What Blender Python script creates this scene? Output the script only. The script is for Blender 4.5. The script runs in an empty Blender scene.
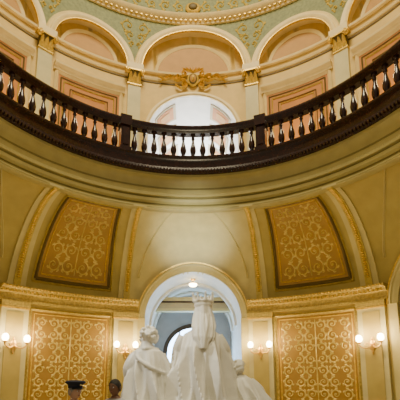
import bpy, bmesh, math, random
from math import sin, cos, pi, radians, sqrt, atan2
from mathutils import Vector, Matrix
random.seed(4)
RW=8.4      # rotunda wall radius
RB=6.3      # balcony ring radius
# ------------------------------------------------------------------ materials
def mat(name,c,rough=.5,metal=0.,var=.08,scale=2.5,bump=0.,bscale=30,emit=None,es=0.):
    m=bpy.data.materials.new(name); m.use_nodes=True
    nt=m.node_tree; b=nt.nodes['Principled BSDF']
    tc=nt.nodes.new('ShaderNodeTexCoord')
    n=nt.nodes.new('ShaderNodeTexNoise'); n.inputs['Scale'].default_value=scale; n.inputs['Detail'].default_value=5
    nt.links.new(tc.outputs['Object'],n.inputs['Vector'])
    r=nt.nodes.new('ShaderNodeValToRGB')
    r.color_ramp.elements[0].position=.3; r.color_ramp.elements[1].position=.7
    r.color_ramp.elements[0].color=[x*(1-var) for x in c]+[1]
    r.color_ramp.elements[1].color=[min(1,x*(1+var)) for x in c]+[1]
    nt.links.new(n.outputs['Fac'],r.inputs['Fac']); nt.links.new(r.outputs['Color'],b.inputs['Base Color'])
    b.inputs['Roughness'].default_value=rough; b.inputs['Metallic'].default_value=metal
    if bump:
        n2=nt.nodes.new('ShaderNodeTexNoise'); n2.inputs['Scale'].default_value=bscale
        nt.links.new(tc.outputs['Object'],n2.inputs['Vector'])
        bp=nt.nodes.new('ShaderNodeBump'); bp.inputs['Strength'].default_value=bump; bp.inputs['Distance'].default_value=.02
        nt.links.new(n2.outputs['Fac'],bp.inputs['Height']); nt.links.new(bp.outputs['Normal'],b.inputs['Normal'])
    if emit:
        b.inputs['Emission Color'].default_value=(*emit,1); b.inputs['Emission Strength'].default_value=es
    return m
M={}
M['wall']=mat('plaster_olive_cream',(.45,.345,.09),.6)
M['pil']=mat('pilaster_stone',(.58,.51,.25),.5)
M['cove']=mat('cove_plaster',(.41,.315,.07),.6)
M['cove_l']=mat('pale_trim_daylit_bay',(.57,.48,.19),.6)  # cream of ribs and arches; also carries daylight painted on the centre bay
M['groove']=mat('dark_moulding',(.12,.08,.015),.6)  # dark brown for frame lines, capital bells and insets
M['panel']=mat('panel_ochre',(.36,.20,.028),.55)
M['gold']=mat('gilding',(.72,.47,.065),.32,.3,.25,12)
M['gilt2']=mat('soft_gilt',(.52,.38,.06),.45,.15,.2,8)
M['damask']=mat('gilded_scrollwork',(.62,.46,.10),.4,.1,.2,8)
M['cornice']=mat('cornice_gilt_cream',(.48,.35,.075),.5,.1,.3,14,.6,25)
M['cream']=mat('upper_cream',(.72,.51,.16),.6)
M['cream2']=mat('upper_cream_trim',(.82,.65,.30),.5)
M['orange']=mat('panel_terracotta',(.47,.18,.03),.6)
M['rose']=mat('tympanum_rose',(.50,.26,.055),.6)
M['green']=mat('spandrel_green',(.19,.21,.075),.6,0,.25,9)
M['fascia']=mat('fascia_cream',(.41,.34,.115),.5)
M['fascia_d']=mat('fascia_olive',(.19,.155,.04),.5)
M['wood']=mat('dark_walnut',(.026,.008,.005),.2,0,.4,6)
M['marble']=mat('white_marble',(.74,.72,.64),.45,0,.06,4,.25,9)
M['marble_p']=mat('pedestal_marble',(.5,.46,.36),.3,0,.2,3)
M['white']=mat('vault_white',(.76,.75,.69),.6)
M['halldk']=mat('hall_plaster',(.45,.38,.22),.6)
M['grey']=mat('hall_grey',(.46,.47,.50),.6)
M['glass']=mat('daylit_glass',(.5,.65,.9),.2,emit=(.42,.68,1.),es=14)
M['glassw']=mat('daylit_glass_bright',(.8,.85,.95),.2,emit=(.88,.93,1.),es=32.0)
M['frame']=mat('door_frame_dark',(.05,.03,.018),.4)
M['brass']=mat('brass',(.70,.42,.10),.3,.7)
M['globe']=mat('lamp_globe',(1,.9,.7),.4,emit=(1,.78,.42),es=30)
M['floor']=mat('floor_marble',(.40,.33,.22),.2,0,.3,1.5)
# ------------------------------------------------------------------ mesh builder
class MB:
    def __init__(s): s.v=[];s.f=[];s.m=[];s.mats=[]
    def mi(s,k):
        if k not in s.mats: s.mats.append(k)
        return s.mats.index(k)
    def add(s,vs,fs,k):
        o=len(s.v); s.v+=[tuple(p) for p in vs]; i=s.mi(k)
        for f in fs: s.f.append([a+o for a in f]); s.m.append(i)
    def grid(s,rows,k,cu=False,cv=False,caps=False):
        nr=len(rows); nc=len(rows[0]); vs=[p for r in rows for p in r]; fs=[]
        for i in range(nr if cu else nr-1):
            for j in range(nc if cv else nc-1):
                a=i*nc+j; b=i*nc+(j+1)%nc; c=((i+1)%nr)*nc+(j+1)%nc; d=((i+1)%nr)*nc+j
                fs.append([a,b,c,d])
        if caps: fs.append(list(range(nc))[::-1]); fs.append([(nr-1)*nc+j for j in range(nc)])
        s.add(vs,fs,k)
    def build(s,name,parent=None,ang=35,fix=True):
        me=bpy.data.meshes.new(name); me.from_pydata(s.v,[],s.f); me.update()
        for k in s.mats: me.materials.append(M[k])
        me.polygons.foreach_set('material_index',s.m)
        if fix:
            bm=bmesh.new(); bm.from_mesh(me); bmesh.ops.remove_doubles(bm,verts=bm.verts,dist=1e-5)
            bmesh.ops.recalc_face_normals(bm,faces=bm.faces); bm.to_mesh(me); bm.free()
        me.shade_smooth()
        try: me.set_sharp_from_angle(angle=radians(ang))
        except Exception: pass
        o=bpy.data.objects.new(name,me); bpy.context.collection.objects.link(o)
        if parent: o.parent=parent
        return o
def empty(name,loc=(0,0,0)):
    e=bpy.data.objects.new(name,None); e.location=loc; e.empty_display_size=.2
    bpy.context.collection.objects.link(e); return e
def P(r,th,z): t=radians(th); return (r*sin(t),r*cos(t),z)
def rev(mb,prof,t0,t1,k,n=None,closed=True,caps=True):
    n=n or max(2,int(abs(t1-t0)/1.5)+1)
    rows=[[P(r,t0+(t1-t0)*i/n,z) for r,z in prof] for i in range(n+1)]
    mb.grid(rows,k,cv=closed,caps=closed and caps)
def pbox(mb,t0,t1,z0,z1,r0,r1,k): rev(mb,[(r0,z0),(r0,z1),(r1,z1),(r1,z0)],t0,t1,k)
def deg(u,r=RW): return math.degrees(u/r)
def archsweep(mb,tc,zc,R,prof,rf,k,p0=0,p1=180,n=40):
    rows=[]
    for i in range(n+1):
        a=radians(p0+(p1-p0)*i/n); row=[]
        for dR,dr in prof:
            z=zc+(R+dR)*sin(a); row.append(P(rf(z)-dr,tc+deg((R+dR)*cos(a)),z))
        rows.append(row)
    mb.grid(rows,k,cv=True,caps=True)
def halfdisc(mb,tc,zc,R,r,k,n=28):
    rows=[]
    for i in range(n+1):
        a=pi*i/n; u=R*cos(a); t=tc+deg(u)
        rows.append([P(r,t,zc),P(r,t,zc+R*sin(a))])
    mb.grid(rows,k)
def columns(t0,t1,arches,step=1.0):
    ts=set(); t=t0
    while t<t1: ts.add(round(t,4)); t+=step
    ts.add(round(t1,4))
    for tc,R,zs in arches:
        for i in range(37):
            a=pi*i/36; q=tc+deg(R*cos(a))
            if t0<=q<=t1: ts.add(round(q,4))
    return sorted(ts)
def archz(t,arches,zb):
    for tc,R,zs in arches:
        u=radians(t-tc)*RW
        if abs(u)<=R+1e-3: return zs+sqrt(max(0,R*R-u*u))
    return None
def inside(ta,tb,arches):
    tm=(ta+tb)/2
    return any(abs(radians(tm-a[0])*RW)<a[1] for a in arches)
def wall_arched(mb,r,t0,t1,zb,zt,arches,k):
    cs=columns(t0,t1,arches)
    for a,b in zip(cs,cs[1:]):
        if inside(a,b,arches):
            za=min(zt,archz(a,arches,zb)); z2=min(zt,archz(b,arches,zb))
            if za>=zt-1e-6 and z2>=zt-1e-6: continue
        else: za=z2=zb
        mb.add([P(r,a,za),P(r,b,z2),P(r,b,zt),P(r,a,zt)],[[0,1,2,3]],k)
def tube(mb,pts,rad,k,n=10,sub=6,caps=True):
    pts=[Vector(p) for p in pts]; rad=list(rad) if hasattr(rad,'__len__') else [rad]*len(pts)
    sp=[];sr=[]
    for i in range(len(pts)-1):
        p0=pts[max(i-1,0)];p1=pts[i];p2=pts[i+1];p3=pts[min(i+2,len(pts)-1)]
        for j in range(sub):
            t=j/sub
            sp.append(.5*((2*p1)+(p2-p0)*t+(2*p0-5*p1+4*p2-p3)*t*t+(3*p1-p0-3*p2+p3)*t**3)); sr.append(rad[i]*(1-t)+rad[i+1]*t)
    sp.append(pts[-1]); sr.append(rad[-1]); rows=[]; prev=None
    for i,p in enumerate(sp):
        d=(sp[min(i+1,len(sp)-1)]-sp[max(i-1,0)]).normalized()
        if prev is None:
            prev=d.orthogonal().normalized()
        x=(prev-d*prev.dot(d)).normalized(); y=d.cross(x); prev=x
        rows.append([p+sr[i]*(x*cos(2*pi*a/n)+y*sin(2*pi*a/n)) for a in range(n)])
    mb.grid(rows,k,cv=True,caps=caps)
def ell(mb,c,s,k,n=16,m=10,rot=None):
    rows=[]
    for i in range(m+1):
        a=pi*(i/m); a=min(max(a,.02),pi-.02)
        row=[]
        for j in range(n):
            b=2*pi*j/n; v=Vector((s[0]*sin(a)*cos(b),s[1]*sin(a)*sin(b),s[2]*cos(a)))
            if rot: v=rot@v
            row.append(Vector(c)+v)
        rows.append(row)
    mb.grid(rows,k,cv=True,caps=True)
def lathe(mb,prof,c,k,n=14,M4=None):
    rows=[]
    for r,z in prof:
        row=[]
        for j in range(n):
            a=2*pi*j/n; v=Vector((r*cos(a),r*sin(a),z))
            if M4: v=M4@v
            row.append(Vector(c)+v)
        rows.append(row)
    mb.grid(rows,k,cv=True,caps=True)
# ribbons on a mapped surface --------------------------------------------------
def ribbon(mb,F,pts,ws,k,h=.02):
    rows=[];n=len(pts)
    for i,(u,v) in enumerate(pts):
        a=pts[max(i-1,0)];b=pts[min(i+1,n-1)]; dx,dy=b[0]-a[0],b[1]-a[1]; L=math.hypot(dx,dy) or 1
        nx,ny=-dy/L,dx/L; w=ws[i]/2
        rows.append([F(u-nx*w,v-ny*w,.002),F(u,v,h),F(u+nx*w,v+ny*w,.002)])
    mb.grid(rows,k)
def scroll(mb,F,cx,cy,R,a0,s,k,w=.05,turns=1.5,leaves=5,h=.02):
    n=34; pts=[];ws=[]
    def pt(t):
        a=a0+s*t*2*pi*turns; r=R*((1-t)**.85)*.93+.05*R
        return (cx+r*cos(a),cy+r*sin(a)),a,r
    for i in range(n+1):
        t=i/n; pts.append(pt(t)[0]); ws.append(w*(1-.55*t))
    ribbon(mb,F,pts,ws,k,h)
    for q in range(5):
        a=2*pi*q/5; ribbon(mb,F,[(cx+R*d*cos(a),cy+R*d*sin(a)) for d in (0,.07,.15,.2)],[.01,w,w*.9,.005],k,h)
    for q in range(leaves):
        t=.02+.5*q/leaves; p,a,r=pt(t); l=[];lw=[]
        for j in range(7):
            f=j/6; aa=a+s*(.25+f*1.1); rr=R*.5*f
            l.append((p[0]+rr*cos(aa),p[1]+rr*sin(aa))); lw.append(w*1.5*sin(pi*min(.97,f*.9+.08)))
        ribbon(mb,F,l,lw,k,h)
def arabesque(mb,F,Wf,H,R,k,w=.05):
    nv=max(1,int(H/(2*R*.98))); st=H/nv
    for i in range(nv):
        cy=st*(i+.5); hw=Wf(cy); nc=max(1,round(hw/(2*R))); Rc=min(hw/(2*nc),st/2)*.92
        for j in range(nc):
            for s in (-1,1):
                cx=s*(hw*(j+.5)/nc); d=s if (i+j)%2 else -s
                scroll(mb,F,cx,cy,Rc,(-pi/2 if i%2 else pi/2),d,k,w)
    ribbon(mb,F,[(0,H*t/20) for t in range(21)],[w*(.5+.5*abs(sin(t*1.1))) for t in range(21)],k)
def frame_rect(mb,F,u0,u1,v0,v1,w,k,h=.03,n=14):
    f0=lambda v:u0 if not callable(u0) else u0(v)
    f1=lambda v:u1 if not callable(u1) else u1(v)
    ribbon(mb,F,[(f0(v0+(v1-v0)*i/n),v0+(v1-v0)*i/n) for i in range(n+1)],[w]*(n+1),k,h)
    ribbon(mb,F,[(f1(v0+(v1-v0)*i/n),v0+(v1-v0)*i/n) for i in range(n+1)],[w]*(n+1),k,h)
    for v in (v0,v1):
        ribbon(mb,F,[(f0(v)+(f1(v)-f0(v))*i/n,v) for i in range(n+1)],[w]*(n+1),k,h)
# ------------------------------------------------------------------ GROUND STOREY
ZE0,ZE1=4.42,4.93
ZS=4.25; RA=1.86; RO=2.14
AB=[-63,0,63]
PIL=[17.7,44.6,81.4]
arch_l=[(t,RO,ZS) for t in AB]
TMAX=108
mb=MB(); wall_arched(mb,RW,-TMAX,TMAX,0,ZE1,[(t,RA+.02,ZS) for t in AB],'wall')
rev(mb,[(RW+.01,0),(RW-.06,0),(RW-.06,.35),(RW-.02,.42),(RW+.01,.42)],15,48,'pil'); rev(mb,[(RW+.01,0),(RW-.06,0),(RW-.06,.35),(RW-.02,.42),(RW+.01,.42)],-48,-15,'pil')
mb.build('wall_ground_storey')
for sg in (-1,1):
    for t in PIL:
        tc=sg*t; w=deg(.45); mb=MB()
        pbox(mb,tc-w,tc+w,0,ZE0,RW-.15,RW+.02,'pil')
        pbox(mb,tc-w*.62,tc+w*.62,.7,ZE0-.35,RW-.17,RW-.1,'wall')
        pbox(mb,tc-w*1.08,tc+w*1.08,0,.4,RW-.2,RW+.02,'pil')
        pbox(mb,tc-w*1.08,tc+w*1.08,ZE0-.16,ZE0,RW-.21,RW+.02,'cornice')
        pbox(mb,tc-w*1.04,tc+w*1.04,ZE0-.24,ZE0-.18,RW-.18,RW+.02,'gold')
        mb.build('pilaster')
cor=[(RW+.02,ZE0),(RW-.16,ZE0),(RW-.16,ZE0+.08),(RW-.12,ZE0+.1),(RW-.12,ZE0+.26),(RW-.20,ZE0+.30),(RW-.22,ZE0+.36),(RW-.34,ZE0+.42),(RW-.36,ZE0+.50),(RW-.30,ZE1),(RW+.02,ZE1)]
mb=MB(); ae=deg(RO+.0)
for a,b in ((-63+ae,-ae),(ae,63-ae),(63+ae,TMAX),(-TMAX,-63-ae)):
    rev(mb,cor,a,b,'cornice')
    t=a+.3
    while t<b-.3:
        pbox(mb,t,t+.45,ZE0+.29,ZE0+.37,RW-.29,RW-.15,'gold'); t+=.95
    t=a+.3
    while t<b-.3:
        x,y,z=P(RW-.35,t,ZE0+.46); ell(mb,(x,y,z),(.04,.04,.035),'gold',6,4); t+=.8
mb.build('trim_1_entablature')
# cove
CZ=2.95; CR=2.05
def tz(z): return math.asin(max(0,min(1,(z-ZE1)/CZ)))
def cr(z): return RW-CR*(1-cos(tz(z)))
def cov(th,t,off=0.):
    r=RW-CR*(1-cos(t)); z=ZE1+CZ*sin(t)
    nr,nz=-cos(t)*CZ,-sin(t)*CR; L=math.hypot(nr,nz)
    return P(r+off*nr/L,th,z+off*nz/L)
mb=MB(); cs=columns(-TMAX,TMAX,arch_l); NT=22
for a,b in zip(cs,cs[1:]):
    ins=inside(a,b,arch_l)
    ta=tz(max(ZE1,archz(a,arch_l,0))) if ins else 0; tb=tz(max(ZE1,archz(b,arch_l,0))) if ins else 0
    k='cove_l' if abs((a+b)/2)<17.2 else 'cove'  # paler centre bay: incoming daylight put into the plaster colour
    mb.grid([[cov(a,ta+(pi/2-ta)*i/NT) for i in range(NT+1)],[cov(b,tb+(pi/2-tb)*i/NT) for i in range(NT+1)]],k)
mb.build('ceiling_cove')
def ribang(t0,t): return t0*(1-.055*(t/(pi/2)))
for sg in (-1,1):
    for t0 in (PIL[0],PIL[1],PIL[2]):
        mb=MB()
        for (o,w,h,k) in ((0,.62,.05,'cove_l'),(0,.24,.09,'gilt2')):
            rows=[]
            for i in range(25):
                t=pi/2*i/24; r=RW-CR*(1-cos(t)); c=sg*ribang(t0,t); wd=deg(w/2,r)*(1-.25*i/24)
                rows.append([cov(c-wd,t,-.01),cov(c-wd,t,h),cov(c+wd,t,h),cov(c+wd,t,-.01)])
            mb.grid(rows,k,caps=True,cv=True)
        for i in range(4,52):
            t=pi/2*i/53; r=RW-CR*(1-cos(t)); c=sg*ribang(t0,t)
            ell(mb,cov(c,t,.09),(.065,.065,.035),'gold',8,5)
        mb.build('vault_rib')
for tc in AB:
    for s in (-1,1):
        mb=MB(); rows=[]
        for i in range(25):
            f=i/24; t=.30+(pi/2-.30)*f
            c=tc+s*(14.6-9.8*f**1.5); wd=deg(.05)
            rows.append([cov(c-wd,t,-.01),cov(c,t,.05),cov(c+wd,t,-.01)])
        mb.grid(rows,'cove_l'); mb.build('vault_groin')
def coveF(tc,t0,t1):
    H=sqrt(CZ*CR)*(t1-t0)
    def F(u,v,off):
        t=t0+(t1-t0)*v/H; r=RW-CR*(1-cos(t)); c=tc*(1-.055*(t/(pi/2)))
        return cov(c+math.degrees(u/RW),t,off)
    return F,H
for tc in (-94.5,-31.5,31.5,94.5):
    mb=MB(); t0,t1=.14,1.40; F,H=coveF(tc,t0,t1); hw=1.32; tp=lambda v:hw*(1-.17*v/H)
    n=16; mb.grid([[F(-tp(H*i/n)+2*tp(H*i/n)*j/12,H*i/n,.02) for j in range(13)] for i in range(n+1)],'panel')
    F2=lambda u,v,o:F(u,v,o+.02)
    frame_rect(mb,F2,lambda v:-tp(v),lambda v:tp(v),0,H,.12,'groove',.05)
    frame_rect(mb,F2,lambda v:-tp(v)-.09,lambda v:tp(v)+.09,-.08,H+.06,.07,'gilt2',.06)
    frame_rect(mb,F2,lambda v:-tp(v)+.16,lambda v:tp(v)-.16,.16,H-.16,.05,'gold',.03)
    F3=lambda u,v,o:F(u,v+.24,o+.02)
    arabesque(mb,F3,lambda v:tp(v)-.24,H-.48,.24,'damask',.055)
    mb.build('gilded_cove_panel')
for tc in (-94.5,-31.2,31.2,94.5):
    mb=MB(); z0=.6; H=ZE0-.16-z0; hw=1.42
    F=lambda u,v,o,tc=tc:P(RW-.03-o,tc+deg(u),z0+v)
    mb.grid([[F(-hw+2*hw*j/12,H*i/4,0) for j in range(13)] for i in range(5)],'panel')
    frame_rect(mb,F,-hw,hw,0,H,.12,'cornice',.06)
    frame_rect(mb,F,-hw+.14,hw-.14,.14,H-.14,.05,'gold',.03)
    F3=lambda u,v,o,F=F:F(u,v+.22,o)
    arabesque(mb,F3,lambda v:hw-.22,H-.44,.20,'damask',.055)
    mb.build('gilded_wall_panel')
ap=[(0,0.0),(0,.10),(-.03,.14),(-.08,.14),(-.11,.09),(-.2,.07),(-.24,.03),(-.28,.02),(-.28,-.25),(0,-.25)]
for tc in AB:
    mb=MB()
    archsweep(mb,tc,ZS,RO,ap,lambda z:cr(z),'cove_l')
    archsweep(mb,tc,ZS,RO,[(.0,.12),(.05,.12),(.05,-.05),(.0,-.05)],lambda z:cr(z),'gold')
    for s in (-1,1):
        c=tc+s*deg((RA+RO)/2); w=deg((RO-RA)/2)
        pbox(mb,c-w,c+w,0,ZS,RW-.10,RW+.25,'cove_l')
    mb.build('arch_surround')
    L=4.3; d=Vector((sin(radians(tc)),cos(radians(tc)),0)); x=Vector((cos(radians(tc)),-sin(radians(tc)),0))
    prof=[(-RA,0.)]+[(-RA*cos(pi*i/30),ZS+RA*sin(pi*i/30)) for i in range(31)]+[(RA,0.)]
    mb=MB(); rows=[]
    k='white' if tc==0 else 'halldk'
    for q in range(5):
        row=[]
        for u,z in prof:
            st=sqrt(RW*RW-u*u)-.02 if z<=ZE1 else sqrt(cr(z)**2-u*u)
            row.append(x*u+d*(st+(RW+L-st)*q/4)+Vector((0,0,z)))
        rows.append(row)
    mb.grid(rows,k)
    for dd in (1.5,3.0):
        pr=[]
        for i in range(31):
            a=pi*i/30
            pr.append([x*(-(RA-o)*cos(a))+d*(RW+dd+e)+Vector((0,0,ZS+(RA-o)*sin(a))) for o,e in ((0,0),(.1,0),(.1,.3),(0,.3))])
        mb.grid(pr,k,cv=True,caps=True)
    mb.add([x*-RA+d*RW,x*RA+d*RW,x*RA+d*(RW+L),x*-RA+d*(RW+L)],[[0,1,2,3]],'floor')
    mb.grid([[x*(u)+d*(RW+L)+Vector((0,0,z)) for u,z in prof[1:-1]],[x*(u)+d*(RW+L)+Vector((0,0,0)) for u,z in prof[1:-1]]],'grey' if tc==0 else 'halldk')
    mb.build('wall_hallway')
yb=RW+4.3
mb=MB(); dr=1.35; dz=3.3
def Q(u,z,o=0): return (u,yb-.02-o,z)
pts=[(-dr,0.05)]+[(-dr*cos(pi*i/24),dz+dr*sin(pi*i/24)) for i in range(25)]+[(dr,.05)]
mb.add([Q(u,z,.01) for u,z in pts],[list(range(len(pts)))],'glass')
def sect(pl,w,dpt,k):
    rows=[];n=len(pl)
    for i,(u,z) in enumerate(pl):
        a=pl[max(0,i-1)];b=pl[min(n-1,i+1)];dx,dy=b[0]-a[0],b[1]-a[1];Ln=math.hypot(dx,dy);nx,ny=-dy/Ln*w/2,dx/Ln*w/2
        rows.append([Q(u-nx,z-ny,0),Q(u-nx,z-ny,dpt),Q(u+nx,z+ny,dpt),Q(u+nx,z+ny,0)])
    mb.grid(rows,k,cv=True,caps=True)
sect(pts,.2,.14,'frame'); sect([(-dr,dz-.75),(dr,dz-.75)],.16,.12,'frame')
for u in (-.65,0,.65): sect([(u,0.05),(u,dz+1.1)],.06,.08,'frame')
for z in (1.1,): sect([(-dr,z),(dr,z)],.07,.07,'frame')
mb.build('door_1_arched_glazed')
mb=MB(); yl=RW+2.25
for z,dpt,h,k in ((5.02,.02,.12,'pil'),(5.14,.0,.26,'halldk'),(5.40,.06,.07,'frame'),(5.47,.10,.16,'pil')):
    hw=sqrt(max(.1,RA**2-max(0,z+h-ZS)**2))+.12
    mb.add([(s*hw,yy,zz) for s in (-1,1) for yy in (yl-dpt,yl+.35) for zz in (z,z+h)],[[0,1,3,2],[4,5,7,6],[0,2,6,4],[1,3,7,5],[2,3,7,6],[0,1,5,4]],k)
mb.build('trim_2_hall_transom')
e=empty('hall_ceiling_lamp',(0,9.3,ZS+RA))
mb=MB(); lathe(mb,[(.10,-.01),(.10,-.05),(.02,-.07),(.02,-.16),(.17,-.17),(.17,-.2)],(0,0,0),'brass'); mb.build('canopy',e)
mb=MB(); ell(mb,(0,0,-.24),(.17,.17,.09),'globe'); mb.build('bowl_shade',e)
# ------------------------------------------------------------------ BALCONY
e=empty('balcony_balustrade'); TB=116; DZ=-.17
mb=MB(); rev(mb,[(6.08,9.92),(6.08,9.86),(6.15,9.78),(6.18,9.62),(6.18,9.50),(6.06,9.44),(6.04,9.34),(6.14,9.25),(6.62,9.25),(6.62,9.92)],-TB,TB,'wood',n=150)
t=-TB
while t<TB:
    pbox(mb,t,t+.55,9.27,9.36,6.00,6.12,'wood'); t+=1.05
mb.build('plinth_cornice',e)
mb=MB(); rev(mb,[(6.14,10.92),(6.10,10.97),(6.08,11.06),(6.12,11.13),(6.22,11.17),(6.38,11.17),(6.48,11.13),(6.52,11.06),(6.50,10.97),(6.46,10.92),(6.42,10.86),(6.18,10.86)],-TB,TB,'wood',n=150); mb.build('handrail',e)
bal=[(.085,9.92),(.085,9.99),(.055,10.01),(.05,10.04),(.075,10.08),(.105,10.17),(.115,10.26),(.10,10.36),(.07,10.47),(.048,10.58),(.042,10.66),(.065,10.69),(.065,10.72),(.045,10.74),(.06,10.79),(.09,10.81),(.09,10.87)]
NW=(-108.8,-70.4,-22.4,22.4,70.4,108.8)
mb=MB(); i=-36
while i<=36:
    t=i*3.2
    if min(abs(t-q) for q in NW)>1 and abs(t)<TB-1:
        x,y,_=P(6.3,t,0); lathe(mb,bal,(x,y,0),'wood',12)
    i+=1
mb.build('balusters',e)
mb=MB()
for t in NW:
    w=deg(.17,6.3)
    pbox(mb,t-w,t+w,9.9,10.9,6.12,6.48,'wood'); pbox(mb,t-w*.6,t+w*.6,10.1,10.75,6.09,6.5,'wood')
    pbox(mb,t-w*1.25,t+w*1.25,9.9,10.02,6.08,6.52,'wood'); pbox(mb,t-w*1.2,t+w*1.2,10.82,11.2,6.05,6.55,'wood')
mb.build('newel_posts',e); e.location.z=DZ
mb=MB()
rev(mb,[(6.62,9.25),(6.2,9.25),(6.2,9.16),(6.30,9.10),(6.36,8.98),(6.36,8.60),(6.30,8.54),(6.30,8.46),(6.42,8.44),(6.42,8.40),(6.34,8.38),(6.36,8.28),(6.46,8.20),(6.42,8.12),(6.36,8.06),(6.36,8.00),(6.42,7.97),(6.62,7.99)],-TB,TB,'fascia',n=180)
for z,r in ((8.42,6.40),(8.78,6.34),(8.22,6.43)):
    rev(mb,[(r,z-.025),(r,z+.025),(6.55,z+.025),(6.55,z-.025)],-TB,TB,'fascia_d',n=180)
o=mb.build('balcony_fascia',fix=False); o.location.z=DZ
mb=MB(); rev(mb,[(6.62,8.9),(6.62,9.13),(RW+.02,9.13),(RW+.02,8.9)],-TB,TB,'floor',n=100); mb.build('floor_gallery')
# ------------------------------------------------------------------ UPPER STOREY
UB=[17.2,42.0,67.0,92.0,115.0]
ZU=14.9; ZT=17.5; RD=1.9; ZD=12.05
mb=MB(); wall_arched(mb,RW,-115,115,9.1,ZU,[(0,RD,ZD)],'cream')
bays=[(0,17.2)]
for a,b in zip(UB,UB[1:]):
    for s in (-1,1): bays.append((s*(a+b)/2,(b-a)/2))
ar=[]
for c,h in bays:
    ar.append((c,radians(h)*RW-.18,ZU))
wall_arched(mb,RW,-115,115,ZU,ZT,ar,'green')
mb.build('wall_gallery_storey')
mb=MB()
for c,R,z in ar:
    halfdisc(mb,c,ZU,R,RW+.35,'cream')
    rows=[]
    for i in range(37):
        a=pi*i/36; t=c+deg(R*cos(a)); z=ZU+R*sin(a); rows.append([P(RW-.01,t,z),P(RW+.35,t,z)])
    mb.grid(rows,'cream2')
    halfdisc(mb,c,ZU+.18,R*.66,RW+.30,'rose')
    archsweep(mb,c,ZU+.18,R*.66,[(-.02,.04),(.09,.1),(.12,.0),(-.02,.0)],lambda z:RW+.33,'cream2')
    archsweep(mb,c,ZU,R,[(-.1,0),(-.1,.10),(0,.16),(.05,.16),(.09,.08),(.18,.10),(.22,.04),(.22,0)],lambda z:RW,'cream2')
    archsweep(mb,c,ZU,R,[(-.13,.02),(-.13,.12),(-.1,.12),(-.1,.02)],lambda z:RW,'gold')
    rev(mb,[(RW+.35,ZU-.02),(RW-.12,ZU-.02),(RW-.14,ZU+.06),(RW-.08,ZU+.1),(RW+.35,ZU+.12)],c-deg(R)+.05,c+deg(R)-.05,'cream2')
    rev(mb,[(RW+.01,ZU-.36),(RW-.05,ZU-.34),(RW-.08,ZU-.27),(RW+.01,ZU-.24)],c-deg(R)+.3,c+deg(R)-.3,'cream2')
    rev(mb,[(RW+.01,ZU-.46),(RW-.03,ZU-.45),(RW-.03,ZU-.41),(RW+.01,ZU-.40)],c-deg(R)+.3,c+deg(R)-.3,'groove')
mb.build('trim_3_gallery_arcade')
mb=MB()
sb=[17.2,42,67,92]
for s in (-1,1):
    for t in sb:
        F=lambda u,v,o,t=t:P(RW-.01-o,s*t+deg(u),ZU+.9+v)
        for q,(v,R) in enumerate(((.35,.12),(.75,.2),(1.2,.3))):
            for m in (-1,1): scroll(mb,F,m*R*1.05,v,R,-pi/2,m,'gilt2',.06,1.2,3)
mb.build('spandrel_scrollwork')
for s in (-1,1):
    for t in UB[:4]:
        c=s*t; w=deg(.27); mb=MB()
        pbox(mb,c-w,c+w,9.13,14.1,RW-.14,RW+.01,'pil')
        pbox(mb,c-w*1.2,c+w*1.2,9.13,9.7,RW-.2,RW+.01,'pil')
        pbox(mb,c-w*1.08,c+w*1.08,14.08,14.14,RW-.18,RW+.01,'gold')
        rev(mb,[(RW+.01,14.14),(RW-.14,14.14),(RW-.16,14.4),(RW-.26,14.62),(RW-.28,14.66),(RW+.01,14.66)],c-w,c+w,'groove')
        pbox(mb,c-w*1.5,c+w*1.5,14.66,14.72,RW-.32,RW+.01,'gold'); pbox(mb,c-w*1.35,c+w*1.35,14.72,ZU+.12,RW-.28,RW+.01,'cream2')
        for lv,(z0,hh,no) in enumerate(((14.14,.26,4),(14.28,.3,3))):
            for j in range(no):
                u=(-1+2*(j+.5)/no)*.27; rows=[]
                for i in range(7):
                    f=i/6; wd=.07*sin(pi*(.25+.65*f)); out=.02+.12*f*f+lv*.03; zz=z0+hh*(f-.25*max(0,f-.75)*4*.5)
                    rows.append([P(RW-.15-out,c+deg(u-wd),zz),P(RW-.18-out,c+deg(u),zz),P(RW-.15-out,c+deg(u+wd),zz)])
                mb.grid(rows,'gold')
        for m in (-1,1):
            x,y,z=P(RW-.3,c+m*w*1.15,14.57); ell(mb,(x,y,z),(.1,.1,.1),'gold',10,6)
            F=lambda u,v,o:P(RW-.4-o,c+deg(u),14.57+v)
            scroll(mb,F,m*.27,0,.11,pi/2,-m,'gold',.04,1.2,0)
        mb.build('corinthian_pilaster')
dn=2
for c,h in bays[1:]:
    if abs(c)>85: continue
    mb=MB(); w=deg(1.28)
    F=lambda u,v,o,c=c:P(RW-.02-o,c+deg(u),9.3+v)
    pbox(mb,c-w,c+w,9.13,13.55,RW-.03,RW+.01,'orange')
    for (a,b,q,r,wd,k,hh) in ((-1.3,1.3,0,4.28,.16,'cream2',.10),(-1.12,1.12,.1,4.1,.08,'groove',.05),(-1.0,1.0,.1,3.98,.06,'gilt2',.06),(-.75,.75,.4,3.75,.05,'groove',.05),(-.66,.66,.4,3.66,.04,'gilt2',.05)):
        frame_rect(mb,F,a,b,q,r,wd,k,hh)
    rev(mb,[(RW+.01,13.62),(RW-.1,13.62),(RW-.12,13.72),(RW-.24,13.8),(RW-.26,13.88),(RW+.01,13.9)],c-w*1.12,c+w*1.12,'cream2')
    mb.build('door_%d'%dn); dn+=1
mb=MB()
archsweep(mb,0,ZD,RD,[(0,-.02),(0,.06),(.06,.1),(.16,.08),(.2,.0),(.2,-.02)],lambda z:RW,'cream2')
for s in (-1,1): pbox(mb,s*deg(RD+.1)-deg(.1),s*deg(RD+.1)+deg(.1),9.13,ZD,RW-.08,RW+.01,'cream2')
mb.build('trim_4_gallery_arch')
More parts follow.
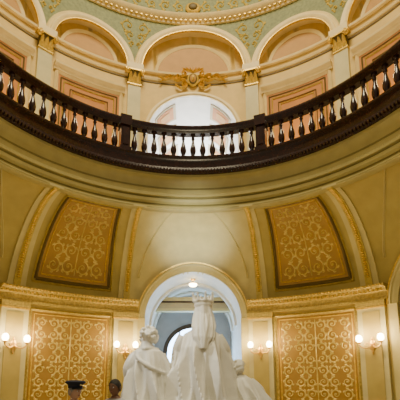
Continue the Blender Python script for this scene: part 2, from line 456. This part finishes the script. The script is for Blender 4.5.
LH=5.0; prof=[(-RD,9.1)]+[(-RD*cos(pi*i/30),ZD+RD*sin(pi*i/30)) for i in range(31)]+[(RD,9.1)]
mb=MB(); mb.grid([[(u,(sqrt(RW*RW-u*u)-.01)*(1-q/4)+(RW+LH)*q/4,z) for u,z in prof] for q in range(5)],'white')
mb.add([(-RD,RW-.3,9.13),(RD,RW-.3,9.13),(RD,RW+LH,9.13),(-RD,RW+LH,9.13)],[[0,1,2,3]],'floor')
pp=prof; mb.add([(u,RW+LH,z) for u,z in pp],[list(range(len(pp)))],'white')
mb.build('wall_gallery_hall')
mb=MB()
for y0,y1 in ((RW+.25,RW+1.25),(RW+1.6,RW+2.8),(RW+3.2,RW+4.6)):
    for a0,a1 in ((30,66),(114,150)):
        for (d0,d1,o,k) in ((0,0,.03,'halldk'),(4,.12,.045,'orange'),(10,.3,.06,'rose')):
            rows=[]
            for i in range(9):
                a=radians(a0+d0+(a1-a0-2*d0)*i/8)
                rows.append([((RD-q)*cos(a),yy,ZD+(RD-q)*sin(a)) for q,yy in ((0,y0+d1),(o,y0+d1),(o,y1-d1),(0,y1-d1))])
            mb.grid(rows,k,caps=True)
mb.build('vault_coffers')
mb=MB(); yb=RW+LH
pts=[(-1.3,9.7)]+[(-1.3*cos(pi*i/24),ZD+1.3*sin(pi*i/24)) for i in range(25)]+[(1.3,9.7)]
mb.add([Q(u,z,.01) for u,z in pts],[list(range(len(pts)))],'glassw'); sect(pts+[pts[0]],.12,.1,'white')
for u in (-.65,0,.65): sect([(u,9.7),(u,ZD+1.1)],.06,.06,'grey')
for z in (10.8,12.05): sect([(-1.3,z),(1.3,z)],.06,.06,'grey')
mb.build('window_1')
# cartouche
mb=MB(); e=empty('gilded_cartouche')
F=lambda u,v,o:P(RW-.10-o,deg(u),14.68+v)
def fe(u,v,su,sv,k,o=0):
    x,y,z=F(u,v,o); ell(mb,(x,y,z),(su,.07,sv),k,18,10)
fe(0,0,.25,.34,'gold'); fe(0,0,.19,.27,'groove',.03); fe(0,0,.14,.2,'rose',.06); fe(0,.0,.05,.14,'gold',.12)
for m in (-1,1):
    scroll(mb,F,m*.36,.26,.14,pi/2,-m,'gold',.09,1.3,2,.10); scroll(mb,F,m*.34,-.22,.14,-pi/2,m,'gold',.09,1.3,2,.10)
    scroll(mb,F,m*.68,.12,.14,pi,-m,'gold',.08,1.2,2,.09); scroll(mb,F,m*1.02,.10,.12,pi,-m,'gold',.07,1.2,2,.08)
    ribbon(mb,F,[(m*(.3+.1*i),-.04+.05*sin(i*1.2)) for i in range(13)],[.13-.006*i for i in range(13)],'gold',.10)
    ribbon(mb,F,[(m*(.22+.06*i),-.28-.16*sin(pi*i/9)) for i in range(10)],[.04+.08*sin(pi*i/9) for i in range(10)],'gold',.10)
    ribbon(mb,F,[(m*(1.1+.05*i),.10-.05*i) for i in range(8)],[.10-.01*i for i in range(8)],'gold',.08)
for q in range(-3,4):
    ribbon(mb,F,[(.0+q*.03*i,.32+.05*i*(1-abs(q)*.08)) for i in range(6)],[.03,.06,.07,.07,.05,.01],'gold',.09)
mb.build('shield_and_scrolls',e)
mb=MB(); rev(mb,[(RW+.01,17.48),(RW-.08,17.48),(RW-.1,17.55),(RW-.2,17.6),(RW-.3,17.68),(RW-.34,17.78),(RW-.30,17.82),(RW+.01,17.82)],-115,115,'cream2')
t=-115
while t<115: pbox(mb,t,t+.6,17.54,17.62,RW-.2,RW-.06,'gold'); t+=1.5
mb.build('trim_5_upper_cornice')
mb=MB(); rev(mb,[(RW-.16,17.8),(RW-.16,18.7)],-115,115,'green',closed=False)
rev(mb,[(RW-.16,18.7),(RW-.3,18.74),(RW-.34,18.86),(RW-.2,18.95),(RW-.2,20.6)],-115,115,'rose',closed=False)
F=lambda u,v,o:P(RW-.17-o,deg(u),18.25+v)
t=-14
while t<=14:
    if t!=0: scroll(mb,F,t*.62,0,.24,pi/2*(1 if t%2 else -1),1 if t%2 else -1,'gilt2',.07,1.4,4)
    t+=1
mb.build('wall_attic_frieze')
mb=MB()
x,y,z=F(0,-.12,.06); ell(mb,(x,y,z),(.34,.10,.28),'gold',18,10); x,y,z=F(0,-.12,.15); ell(mb,(x,y,z),(.2,.07,.16),'groove',18,10)
mb.build('frieze_medallion')
mb=MB(); n=96
mb.add([(0,0,0)]+[(11*cos(2*pi*i/n),11*sin(2*pi*i/n),0) for i in range(n)],[[0,i+1,(i+1)%n+1] for i in range(n)],'floor'); mb.build('floor')
# ------------------------------------------------------------------ sconces
def sconce(t):
    r=RW-.165; loc=P(r,t,3.02); e=empty('wall_sconce',loc); e.rotation_euler=(0,0,-radians(t))
    mb=MB()
    ell(mb,(0,-.04,-.05),(.10,.035,.2),'brass'); ell(mb,(0,-.06,.0),(.05,.05,.06),'brass')
    ell(mb,(0,-.04,.17),(.04,.03,.06),'brass'); ell(mb,(0,-.04,-.27),(.035,.03,.07),'brass')
    mb.build('backplate',e)
    mb=MB()
    for s in (-1,1):
        tube(mb,[(0,-.05,-.02),(s*.10,-.14,-.12),(s*.24,-.22,-.13),(s*.34,-.24,-.03),(s*.34,-.24,.03)],[.026,.024,.022,.022,.024],'brass')
        tube(mb,[(s*.05,-.08,-.05),(s*.12,-.14,.03),(s*.2,-.18,.0),(s*.17,-.17,-.05)],[.016,.014,.012,.008],'brass')
        lathe(mb,[(.02,.0),(.06,.02),(.08,.05),(.075,.055),(.03,.055)],(s*.34,-.24,0),'brass')
    mb.build('arms',e)
    mb=MB()
    for s in (-1,1): lathe(mb,[(.03,.055),(.075,.08),(.10,.13),(.105,.18),(.085,.24),(.05,.28),(.01,.29)],(s*.34,-.24,0),'globe',16)
    mb.build('globes',e)
    for s in (-1,1):
        l=bpy.data.lights.new('bulb','POINT'); l.energy=50; l.color=(1,.74,.36); l.shadow_soft_size=.12
        o=bpy.data.objects.new('bulb',l); o.location=(s*.34,-.40,.3); o.parent=e; bpy.context.collection.objects.link(o)
for t in (-PIL[1],-PIL[0],PIL[0],PIL[1]): sconce(t)
# ------------------------------------------------------------------ STATUE
def loft(mb,rings,k='marble',n=150):
    rows=[];R=[]
    for a,b in zip(rings,rings[1:]):
        for j in range(8):
            t=j/8; R.append([a[q]*(1-t)+b[q]*t for q in range(len(a))])
    R.append(list(rings[-1]))
    for z,cx,cy,rx,ry,am,nf,ph in R:
        row=[]
        for j in range(n):
            a=2*pi*j/n
            w=.5*(nf*a+ph+1.3*sin(2*a+z*2.6)+z*1.6)
            w2=.5*((nf+6)*a-ph*1.7+.8*sin(3*a-z*1.7))
            m=1+am*(1-2.2*abs(sin(w)))+.4*am*(1-2*abs(sin(w2)))
            row.append((cx+rx*m*cos(a),cy+ry*m*sin(a),z))
        rows.append(row)
    mb.grid(rows,k,cv=True,caps=True)
sg=empty('marble_statue_group')
def fin(o,vox=.02,it=1):
    m=o.modifiers.new('r','REMESH'); m.mode='VOXEL'; m.voxel_size=vox; m.use_smooth_shade=True
    s=o.modifiers.new('s','SMOOTH'); s.iterations=it; s.factor=.5
QX=.125
mb=MB()
loft(mb,[(1.18,QX+.02,.05,.74,.66,.16,10,0),(1.45,QX+.02,.05,.64,.60,.17,10,.3),(1.75,QX+.02,.03,.56,.53,.16,10,.6),(2.05,QX+.02,.02,.48,.44,.13,10,1),(2.28,QX+.02,0,.42,.35,.08,10,1.4),(2.42,QX+.03,0,.37,.27,.05,10,1.6),(2.54,QX+.03,0,.31,.2,.02,10,1.8),(2.62,QX+.04,0,.18,.15,.005,10,2),(2.68,QX+.05,0,.10,.11,0,10,2),(2.8,QX+.05,.01,.085,.1,0,10,2)])
ell(mb,(QX+.06,.03,2.93),(.125,.15,.175),'marble',24,16)
ell(mb,(QX+.06,.175,2.90),(.022,.035,.035),'marble',8,6)
ell(mb,(QX+.06,.14,2.80),(.05,.05,.035),'marble',8,6)
loft(mb,[(2.30,QX+.05,-.30,.07,.05,.14,7,0),(2.45,QX+.05,-.27,.16,.08,.14,7,.4),(2.64,QX+.055,-.18,.205,.11,.12,7,.8),(2.82,QX+.06,-.06,.19,.14,.10,7,1),(2.95,QX+.06,-.02,.165,.16,.08,7,1.2),(3.05,QX+.06,0,.145,.155,.05,7,1.3),(3.10,QX+.06,0,.10,.10,.02,7,1.3)])
for q in range(9):
    f=-1+2*q/8
    tube(mb,[(QX+.06+f*.10,-.105+.06*f*f,3.03),(QX+.06+f*.165,-.185+.12*f*f,2.86),(QX+.06+f*.185+.02*sin(q*3),-.27+.12*f*f,2.66),(QX+.05+f*.16+.03*sin(q*5),-.34+.1*f*f,2.45),(QX+.05+f*.07,-.37+.06*f*f,2.24)],[.012,.020,.024,.022,.010],'marble',8,6)
lathe(mb,[(.13,3.02),(.16,3.025),(.17,3.06),(.16,3.08),(.18,3.13),(.165,3.15),(.12,3.09)],(QX+.06,0,0),'marble',24)
for q in range(8):
    a=2*pi*q/8+.2; c=Vector((QX+.06+.16*cos(a),.16*sin(a),3.12))
    tube(mb,[c,c+Vector((.014*cos(a),.014*sin(a),.06)),c+Vector((.03*cos(a),.03*sin(a),.12))],[.044,.026,.014],'marble',8,3)
    ell(mb,c+Vector((.03*cos(a),.03*sin(a),.135)),(.026,.026,.026),'marble',8,6)
tube(mb,[(QX-.26,0,2.48),(QX-.35,.03,2.28),(QX-.38,.16,2.05),(QX-.30,.42,2.02)],[.14,.14,.13,.07],'marble',14)
loft(mb,[(1.50,QX-.46,.02,.09,.12,.2,6,0),(1.75,QX-.43,.02,.13,.17,.2,6,.5),(2.0,QX-.39,.04,.14,.18,.16,6,1),(2.25,QX-.36,.05,.12,.14,.06,6,1.5),(2.4,QX-.32,.04,.08,.1,.02,6,2)])
tube(mb,[(QX+.28,0,2.48),(QX+.40,.03,2.25),(QX+.42,.2,2.02),(QX+.3,.5,2.05)],[.13,.14,.13,.06],'marble',14)
loft(mb,[(1.45,QX+.54,.02,.09,.12,.2,6,0),(1.75,QX+.50,.02,.14,.17,.2,6,.5),(2.0,QX+.46,.04,.15,.17,.16,6,1),(2.25,QX+.41,.05,.12,.13,.06,6,1.5),(2.4,QX+.36,.04,.08,.1,.02,6,2)])
o=mb.build('queen_figure',sg); fin(o,.012)
KX=-.76
mb=MB()
loft(mb,[(1.18,KX+.03,0,.58,.54,.17,8,0),(1.5,KX+.02,0,.48,.45,.17,8,.4),(1.85,KX+.0,0,.37,.34,.14,8,.8),(2.08,KX-.02,0,.32,.25,.08,8,1.2),(2.22,KX-.04,0,.26,.19,.02,8,1.4),(2.3,KX-.06,.01,.14,.13,0,8,1.4),(2.42,KX-.07,.02,.075,.09,0,8,1.4)])
hx=KX-.03
ell(mb,(hx,.03,2.50),(.115,.14,.155),'marble',20,14)
ell(mb,(hx+.03,.175,2.48),(.02,.03,.03),'marble',8,6)
random.seed(8)
for q in range(64):
    a=random.uniform(0,2*pi); b=random.uniform(-.7,1.4)
    if sin(a)>.45 and b<.5: continue
    ell(mb,(hx+.15*cos(a)*cos(b),.02+.17*sin(a)*cos(b),2.50+.17*sin(b)),(.037,.037,.034),'marble',8,6)
tube(mb,[(KX-.24,0,2.16),(KX-.34,-.02,1.92),(KX-.30,.14,1.7),(KX-.08,.34,1.76)],[.11,.13,.11,.05],'marble',12)
tube(mb,[(KX+.18,0,2.16),(KX+.28,.02,1.95),(KX+.36,.16,1.78),(KX+.40,.34,1.85)],[.10,.11,.10,.05],'marble',12)
tube(mb,[(KX-.26,-.05,2.2),(KX-.14,-.27,2.06),(KX+.1,-.33,1.9),(KX+.3,-.14,1.84)],[.015,.035,.038,.015],'marble',10,8)
tube(mb,[(KX-.22,.05,2.27),(KX-.06,-.16,2.26),(KX+.14,.05,2.27)],[.03,.045,.03],'marble',8)
o=mb.build('kneeling_navigator_figure',sg); fin(o,.012)
mb=MB()
loft(mb,[(1.18,.98,.05,.42,.42,.14,8,0),(1.4,.96,.05,.36,.36,.14,8,.5),(1.6,.90,.05,.27,.27,.1,8,1),(1.74,.86,.05,.18,.18,.03,8,1),(1.82,.83,.06,.09,.1,0,8,1)])
ell(mb,(.80,.07,1.92),(.10,.125,.13),'marble',18,12)
ell(mb,(.78,.19,1.90),(.018,.03,.025),'marble',8,6)
for q in range(60):
    a=random.uniform(0,2*pi); b=random.uniform(-.7,1.4)
    if sin(a)>.45 and b<.5: continue
    ell(mb,(.80+.12*cos(a)*cos(b),.05+.135*sin(a)*cos(b),1.93+.14*sin(b)),(.032,.032,.03),'marble',8,6)
tube(mb,[(1.0,.05,1.70),(1.15,.02,1.55),(1.22,.16,1.4),(1.1,.4,1.42)],[.09,.095,.08,.04],'marble',12)
tube(mb,[(.78,.0,1.70),(.72,.0,1.5),(.78,.2,1.35)],[.08,.09,.07],'marble',12)
o=mb.build('crouching_page_figure',sg); fin(o,.013)
mb=MB()
def slab(hx,hy,z0,z1,ox=.05,b=.05):
    pr=[]
    for z,i in ((z0,b),(z0+b,0),(z1-b,0),(z1,b)):
        row=[]
        for sx,sy in ((1,1),(-1,1),(-1,-1),(1,-1)):
            c=.15
            for q in range(5):
                a={(1,1):0,(-1,1):pi/2,(-1,-1):pi,(1,-1):1.5*pi}[(sx,sy)]+q*pi/8
                row.append((ox+sx*(hx-c-i)+c*cos(a),sy*(hy-c-i)+c*sin(a),z))
        pr.append(row)
    mb.grid(pr,'marble_p',cv=True,caps=True)
slab(1.72,1.02,0,.2);slab(1.6,.92,.2,.35);slab(1.45,.78,.35,1.0);slab(1.58,.88,1.0,1.12);slab(1.5,.8,1.12,1.24)
mb.build('pedestal',sg)
# ------------------------------------------------------------------ PEOPLE
M['skin_l']=mat('skin_light',(.55,.33,.24),.5,0,.05)
M['skin_d']=mat('skin_dark',(.20,.10,.06),.4,0,.08)
M['hair_g']=mat('hair_grey',(.30,.29,.28),.7,0,.3,40,.6,120)
M['hair_b']=mat('hair_black',(.012,.01,.009),.6,0,.3,40,.6,120)
M['navy']=mat('navy_cloth',(.012,.015,.035),.8,0,.15,20)
M['shirt']=mat('grey_shirt',(.45,.46,.5),.8,0,.1,20)
M['trous']=mat('dark_trousers',(.02,.02,.024),.8,0,.15,20)
M['shoe']=mat('black_shoe',(.01,.01,.01),.3)
M['eye']=mat('eye_white',(.75,.75,.72),.2)
M['iris']=mat('iris_dark',(.03,.02,.015),.2)
M['lip']=mat('lips',(.30,.11,.09),.5)
M['badge']=mat('cap_badge',(.8,.7,.4),.25,.8)
def skinmesh(verts,edges,radii,root=0,sub=2):
    me=bpy.data.meshes.new('t'); bm=bmesh.new(); L=bm.verts.layers.skin.verify()
    vs=[bm.verts.new(v) for v in verts]
    for i,v in enumerate(vs):
        r=radii[i]; v[L].radius=r if isinstance(r,tuple) else (r,r); v[L].use_root=(i==root)
    for a,b in edges: bm.edges.new((vs[a],vs[b]))
    bm.to_mesh(me); bm.free()
    o=bpy.data.objects.new('t',me); bpy.context.collection.objects.link(o)
    s=o.modifiers.new('s','SKIN'); s.use_smooth_shade=True; s.branch_smoothing=.3
    u=o.modifiers.new('u','SUBSURF'); u.levels=sub; u.render_levels=sub
    dg=bpy.context.evaluated_depsgraph_get(); dg.update()
    m2=bpy.data.meshes.new_from_object(o.evaluated_get(dg)); bpy.data.objects.remove(o); bpy.data.meshes.remove(me)
    return m2
def obj(me,name,par,mats):
    me.materials.clear()
    for k in mats: me.materials.append(M[k])
    for p in me.polygons: p.use_smooth=True
    o=bpy.data.objects.new(name,me); bpy.context.collection.objects.link(o); o.parent=par; return o
def person(name,loc,rz,Hh,skin,hair,top,cap=False):
    e=empty(name,loc); e.rotation_euler=(0,0,rz); s=Hh/1.72
    V=[(0,0,.95),(0,.01,1.10),(0,.01,1.28),(0,.01,1.40),(0,0,1.47),(0,-.01,1.52),
       (-.17,.01,1.39),(-.215,.01,1.33),(-.25,.03,1.08),(-.25,-.04,.86),
       (.17,.01,1.39),(.215,.01,1.33),(.25,.03,1.08),(.25,-.04,.86),
       (-.10,0,.90),(-.11,-.01,.50),(-.12,.02,.10),(-.12,-.03,.05),(-.13,-.15,.035),
       (.10,0,.90),(.11,.01,.50),(.12,.04,.10),(.12,-.01,.05),(.13,-.13,.035)]
    E=[(0,1),(1,2),(2,3),(3,4),(4,5),(3,6),(6,7),(7,8),(8,9),(3,10),(10,11),(11,12),(12,13),(0,14),(14,15),(15,16),(16,17),(17,18),(0,19),(19,20),(20,21),(21,22),(22,23)]
    R=[(.16,.12),(.145,.11),(.165,.12),(.12,.10),.058,.055,.075,.068,.05,.034,.075,.068,.05,.034,.10,.065,.048,.05,.038,.10,.065,.048,.05,.038]
    V=[(x*s,y*s,z*s) for x,y,z in V]; R=[tuple(q*s for q in r) if isinstance(r,tuple) else r*s for r in R]
    me=skinmesh(V,E,R); o=obj(me,'body_and_clothes',e,[top,'trous','shoe',skin])
    for p in me.polygons:
        c=p.center/s
        p.material_index=3 if (c.z>1.455 and abs(c.x)<.1) or (c.z<.89 and abs(c.x)>.2) else 2 if c.z<.09 else 1 if c.z<.95 else 0
    for m in (-1,1):
        w=Vector((m*.25,-.045,.86)); V=[w,w+Vector((0,-.01,-.05)),]; E=[(0,1)]; R=[(.022,.03),(.018,.038)]
        for q,(dy,l) in enumerate(((-.032,.072),(-.011,.08),(.011,.074),(.031,.058))):
            b=len(V); k=w+Vector((0,-.01+dy,-.095)); V+=[k,k+Vector((-m*.008,0,-l*.45)),k+Vector((-m*.028,0,-l*.95))]; R+=[.010,.0085,.007]; E+=[(1,b),(b,b+1),(b+1,b+2)]
        b=len(V); V+=[w+Vector((-m*.015,-.045,-.06)),w+Vector((-m*.028,-.058,-.095))]; R+=[.011,.009]; E+=[(1,b),(b,b+1)]
        V=[(v.x*s,v.y*s,v.z*s) for v in V]; R=[tuple(q*s for q in r) if isinstance(r,tuple) else r*s for r in R]
        obj(skinmesh(V,E,R,0,2),'hand_%s'%('r' if m<0 else 'l'),e,[skin])
    hc=Vector((0,-.02,1.72-.115))*s; mb=MB(); rows=[]
    for i in range(25):
        a=max(.03,min(pi-.03,pi*i/24)); row=[]
        for j in range(32):
            b=2*pi*j/32; x=sin(a)*cos(b); y=sin(a)*sin(b); z=cos(a)
            wx=.076*(1-.18*max(0,-z)); wy=.096
            p=Vector((x*wx,y*wy,z*.115)); fr=max(0,-y)
            if fr>0 and z<0: p.y+= .012*fr*(-z)
            p.y-=.022*math.exp(-((x/.16)**2)-(((z+.18)/.14)**2))*(fr>.5)
            p.y-=.009*math.exp(-((x/.25)**2)-(((z+.75)/.15)**2))*(fr>0)
            p.y+=.010*(math.exp(-(((abs(x)-.38)/.16)**2)-(((z)/.12)**2)))*(fr>.4)
            p.y-=.005*math.exp(-((x/.5)**2)-(((z-.17)/.08)**2))*(fr>.4)
            row.append(hc+p*s)
        rows.append(row)
    mb.grid(rows,skin,cv=True,caps=True)
    for m in (-1,1):
        ell(mb,hc+Vector((m*.076,.012,-.005))*s,(.010*s,.018*s,.031*s),skin,10,8)
        ell(mb,hc+Vector((m*.030,-.079,.002))*s,(.013*s,.010*s,.009*s),'eye',10,8)
        ell(mb,hc+Vector((m*.030,-.088,.002))*s,(.006*s,.003*s,.006*s),'iris',8,6)
        tube(mb,[hc+Vector((m*.015,-.092,.022))*s,hc+Vector((m*.03,-.092,.027))*s,hc+Vector((m*.046,-.082,.022))*s],.003*s,hair,6,3)
    tube(mb,[hc+Vector((-.024,-.080,-.056))*s,hc+Vector((0,-.092,-.053))*s,hc+Vector((.024,-.080,-.056))*s],[.003*s,.006*s,.003*s],'lip',8,4)
    mb.build('head',e,60)
    mb=MB(); rows=[]
    for i in range(17):
        row=[]
        for j in range(32):
            b=2*pi*j/32; fr=max(0,-sin(b)); lim=pi*(.64-.30*fr**.7); a=max(.03,lim*i/16)
            n_=1+.012*sin(j*5+i*3)
            row.append(hc+Vector((sin(a)*cos(b)*.083*n_,.004+sin(a)*sin(b)*.104*n_,cos(a)*.122))*s)
        rows.append(row)
    mb.grid(rows,hair,cv=True); mb.build('hair',e,60)
    if cap:
        mb=MB()
        lathe(mb,[(.094,.045),(.097,.085),(.10,.09),(.135,.115),(.138,.125),(.11,.143),(.04,.15),(.005,.15)],hc,'navy',28)
        rows=[]
        for i in range(9):
            a=radians(200+140*i/8); rows.append([hc+Vector((.092*cos(a),.098*sin(a),.052)),hc+Vector((.115*cos(a),.155*sin(a),.030)),hc+Vector((.092*cos(a),.098*sin(a),.046))])
        mb.grid(rows,'shoe',cv=True,caps=True); ell(mb,hc+Vector((0,-.104,.09)),(.02,.006,.022),'badge',10,6)
        mb.build('peaked_cap',e,50)
    return e
person('man_in_peaked_cap',(-1.60,-1.65,0),radians(60),1.645,'skin_l','hair_g','navy',True)
person('man_in_grey_shirt',(-1.06,-1.55,0),radians(-25),1.70,'skin_d','hair_b','shirt')
# ------------------------------------------------------------------ lights
def area(name,loc,tgt,size,en,col,sy=None):
    l=bpy.data.lights.new(name,'AREA'); l.energy=en; l.color=col; l.size=size
    if sy: l.shape='RECTANGLE'; l.size_y=sy
    o=bpy.data.objects.new(name,l); o.location=loc; o.rotation_euler=(Vector(tgt)-Vector(loc)).to_track_quat('-Z','Y').to_euler(); bpy.context.collection.objects.link(o); return o
def point(name,loc,en,col,rad=.3):
    l=bpy.data.lights.new(name,'POINT'); l.energy=en; l.color=col; l.shadow_soft_size=rad
    o=bpy.data.objects.new(name,l); o.location=loc; bpy.context.collection.objects.link(o)
def spot(name,loc,tgt,en,col,ang,blend=1,rad=.4):
    l=bpy.data.lights.new(name,'SPOT'); l.energy=en; l.color=col; l.spot_size=radians(ang); l.spot_blend=blend; l.shadow_soft_size=rad
    o=bpy.data.objects.new(name,l); o.location=loc; o.rotation_euler=(Vector(tgt)-Vector(loc)).to_track_quat('-Z','Y').to_euler(); bpy.context.collection.objects.link(o)
area('overhead_fill',(0,-1,24),(0,3,8),5,2500,(1,.86,.56))  # unseen area light added high up to brighten the whole rotunda
for t in (-55,-30,30,55): point('gallery_fill',P(7.3,t,11.4),60,(1,.74,.38),.3)  # warm fill points added to light the upper wall, no fixtures
point('rotunda_fill',(0,-2.5,6.0),370,(1,.85,.54),.6)  # added fill in mid-air for cove and fascia; no chandelier hangs here
spot('statue_side_fill',(-5.6,-1.6,7.2),(0,0,2.2),1600,(1,.98,.92),28,1,.12)  # unseen side light added to bring out the drapery folds
spot('cove_patch_fill',(0,-4.6,2.9),(0,6.9,7.25),9000,(.88,.95,1),17)  # unseen cool spot added to make the bright patch on the cove
w=bpy.data.worlds.new('World'); bpy.context.scene.world=w; w.use_nodes=True
bg=w.node_tree.nodes['Background']; bg.inputs[0].default_value=(1,.85,.57,1); bg.inputs[1].default_value=.30
# ------------------------------------------------------------------ camera
c=bpy.data.cameras.new('camera'); co=bpy.data.objects.new('camera',c); bpy.context.collection.objects.link(co)
co.location=(0,-7.25,1.55); co.rotation_euler=(radians(100),0,0); c.lens=36.9; c.sensor_width=36; c.shift_x=.0175; c.shift_y=.295
c.clip_end=200
bpy.context.scene.camera=co
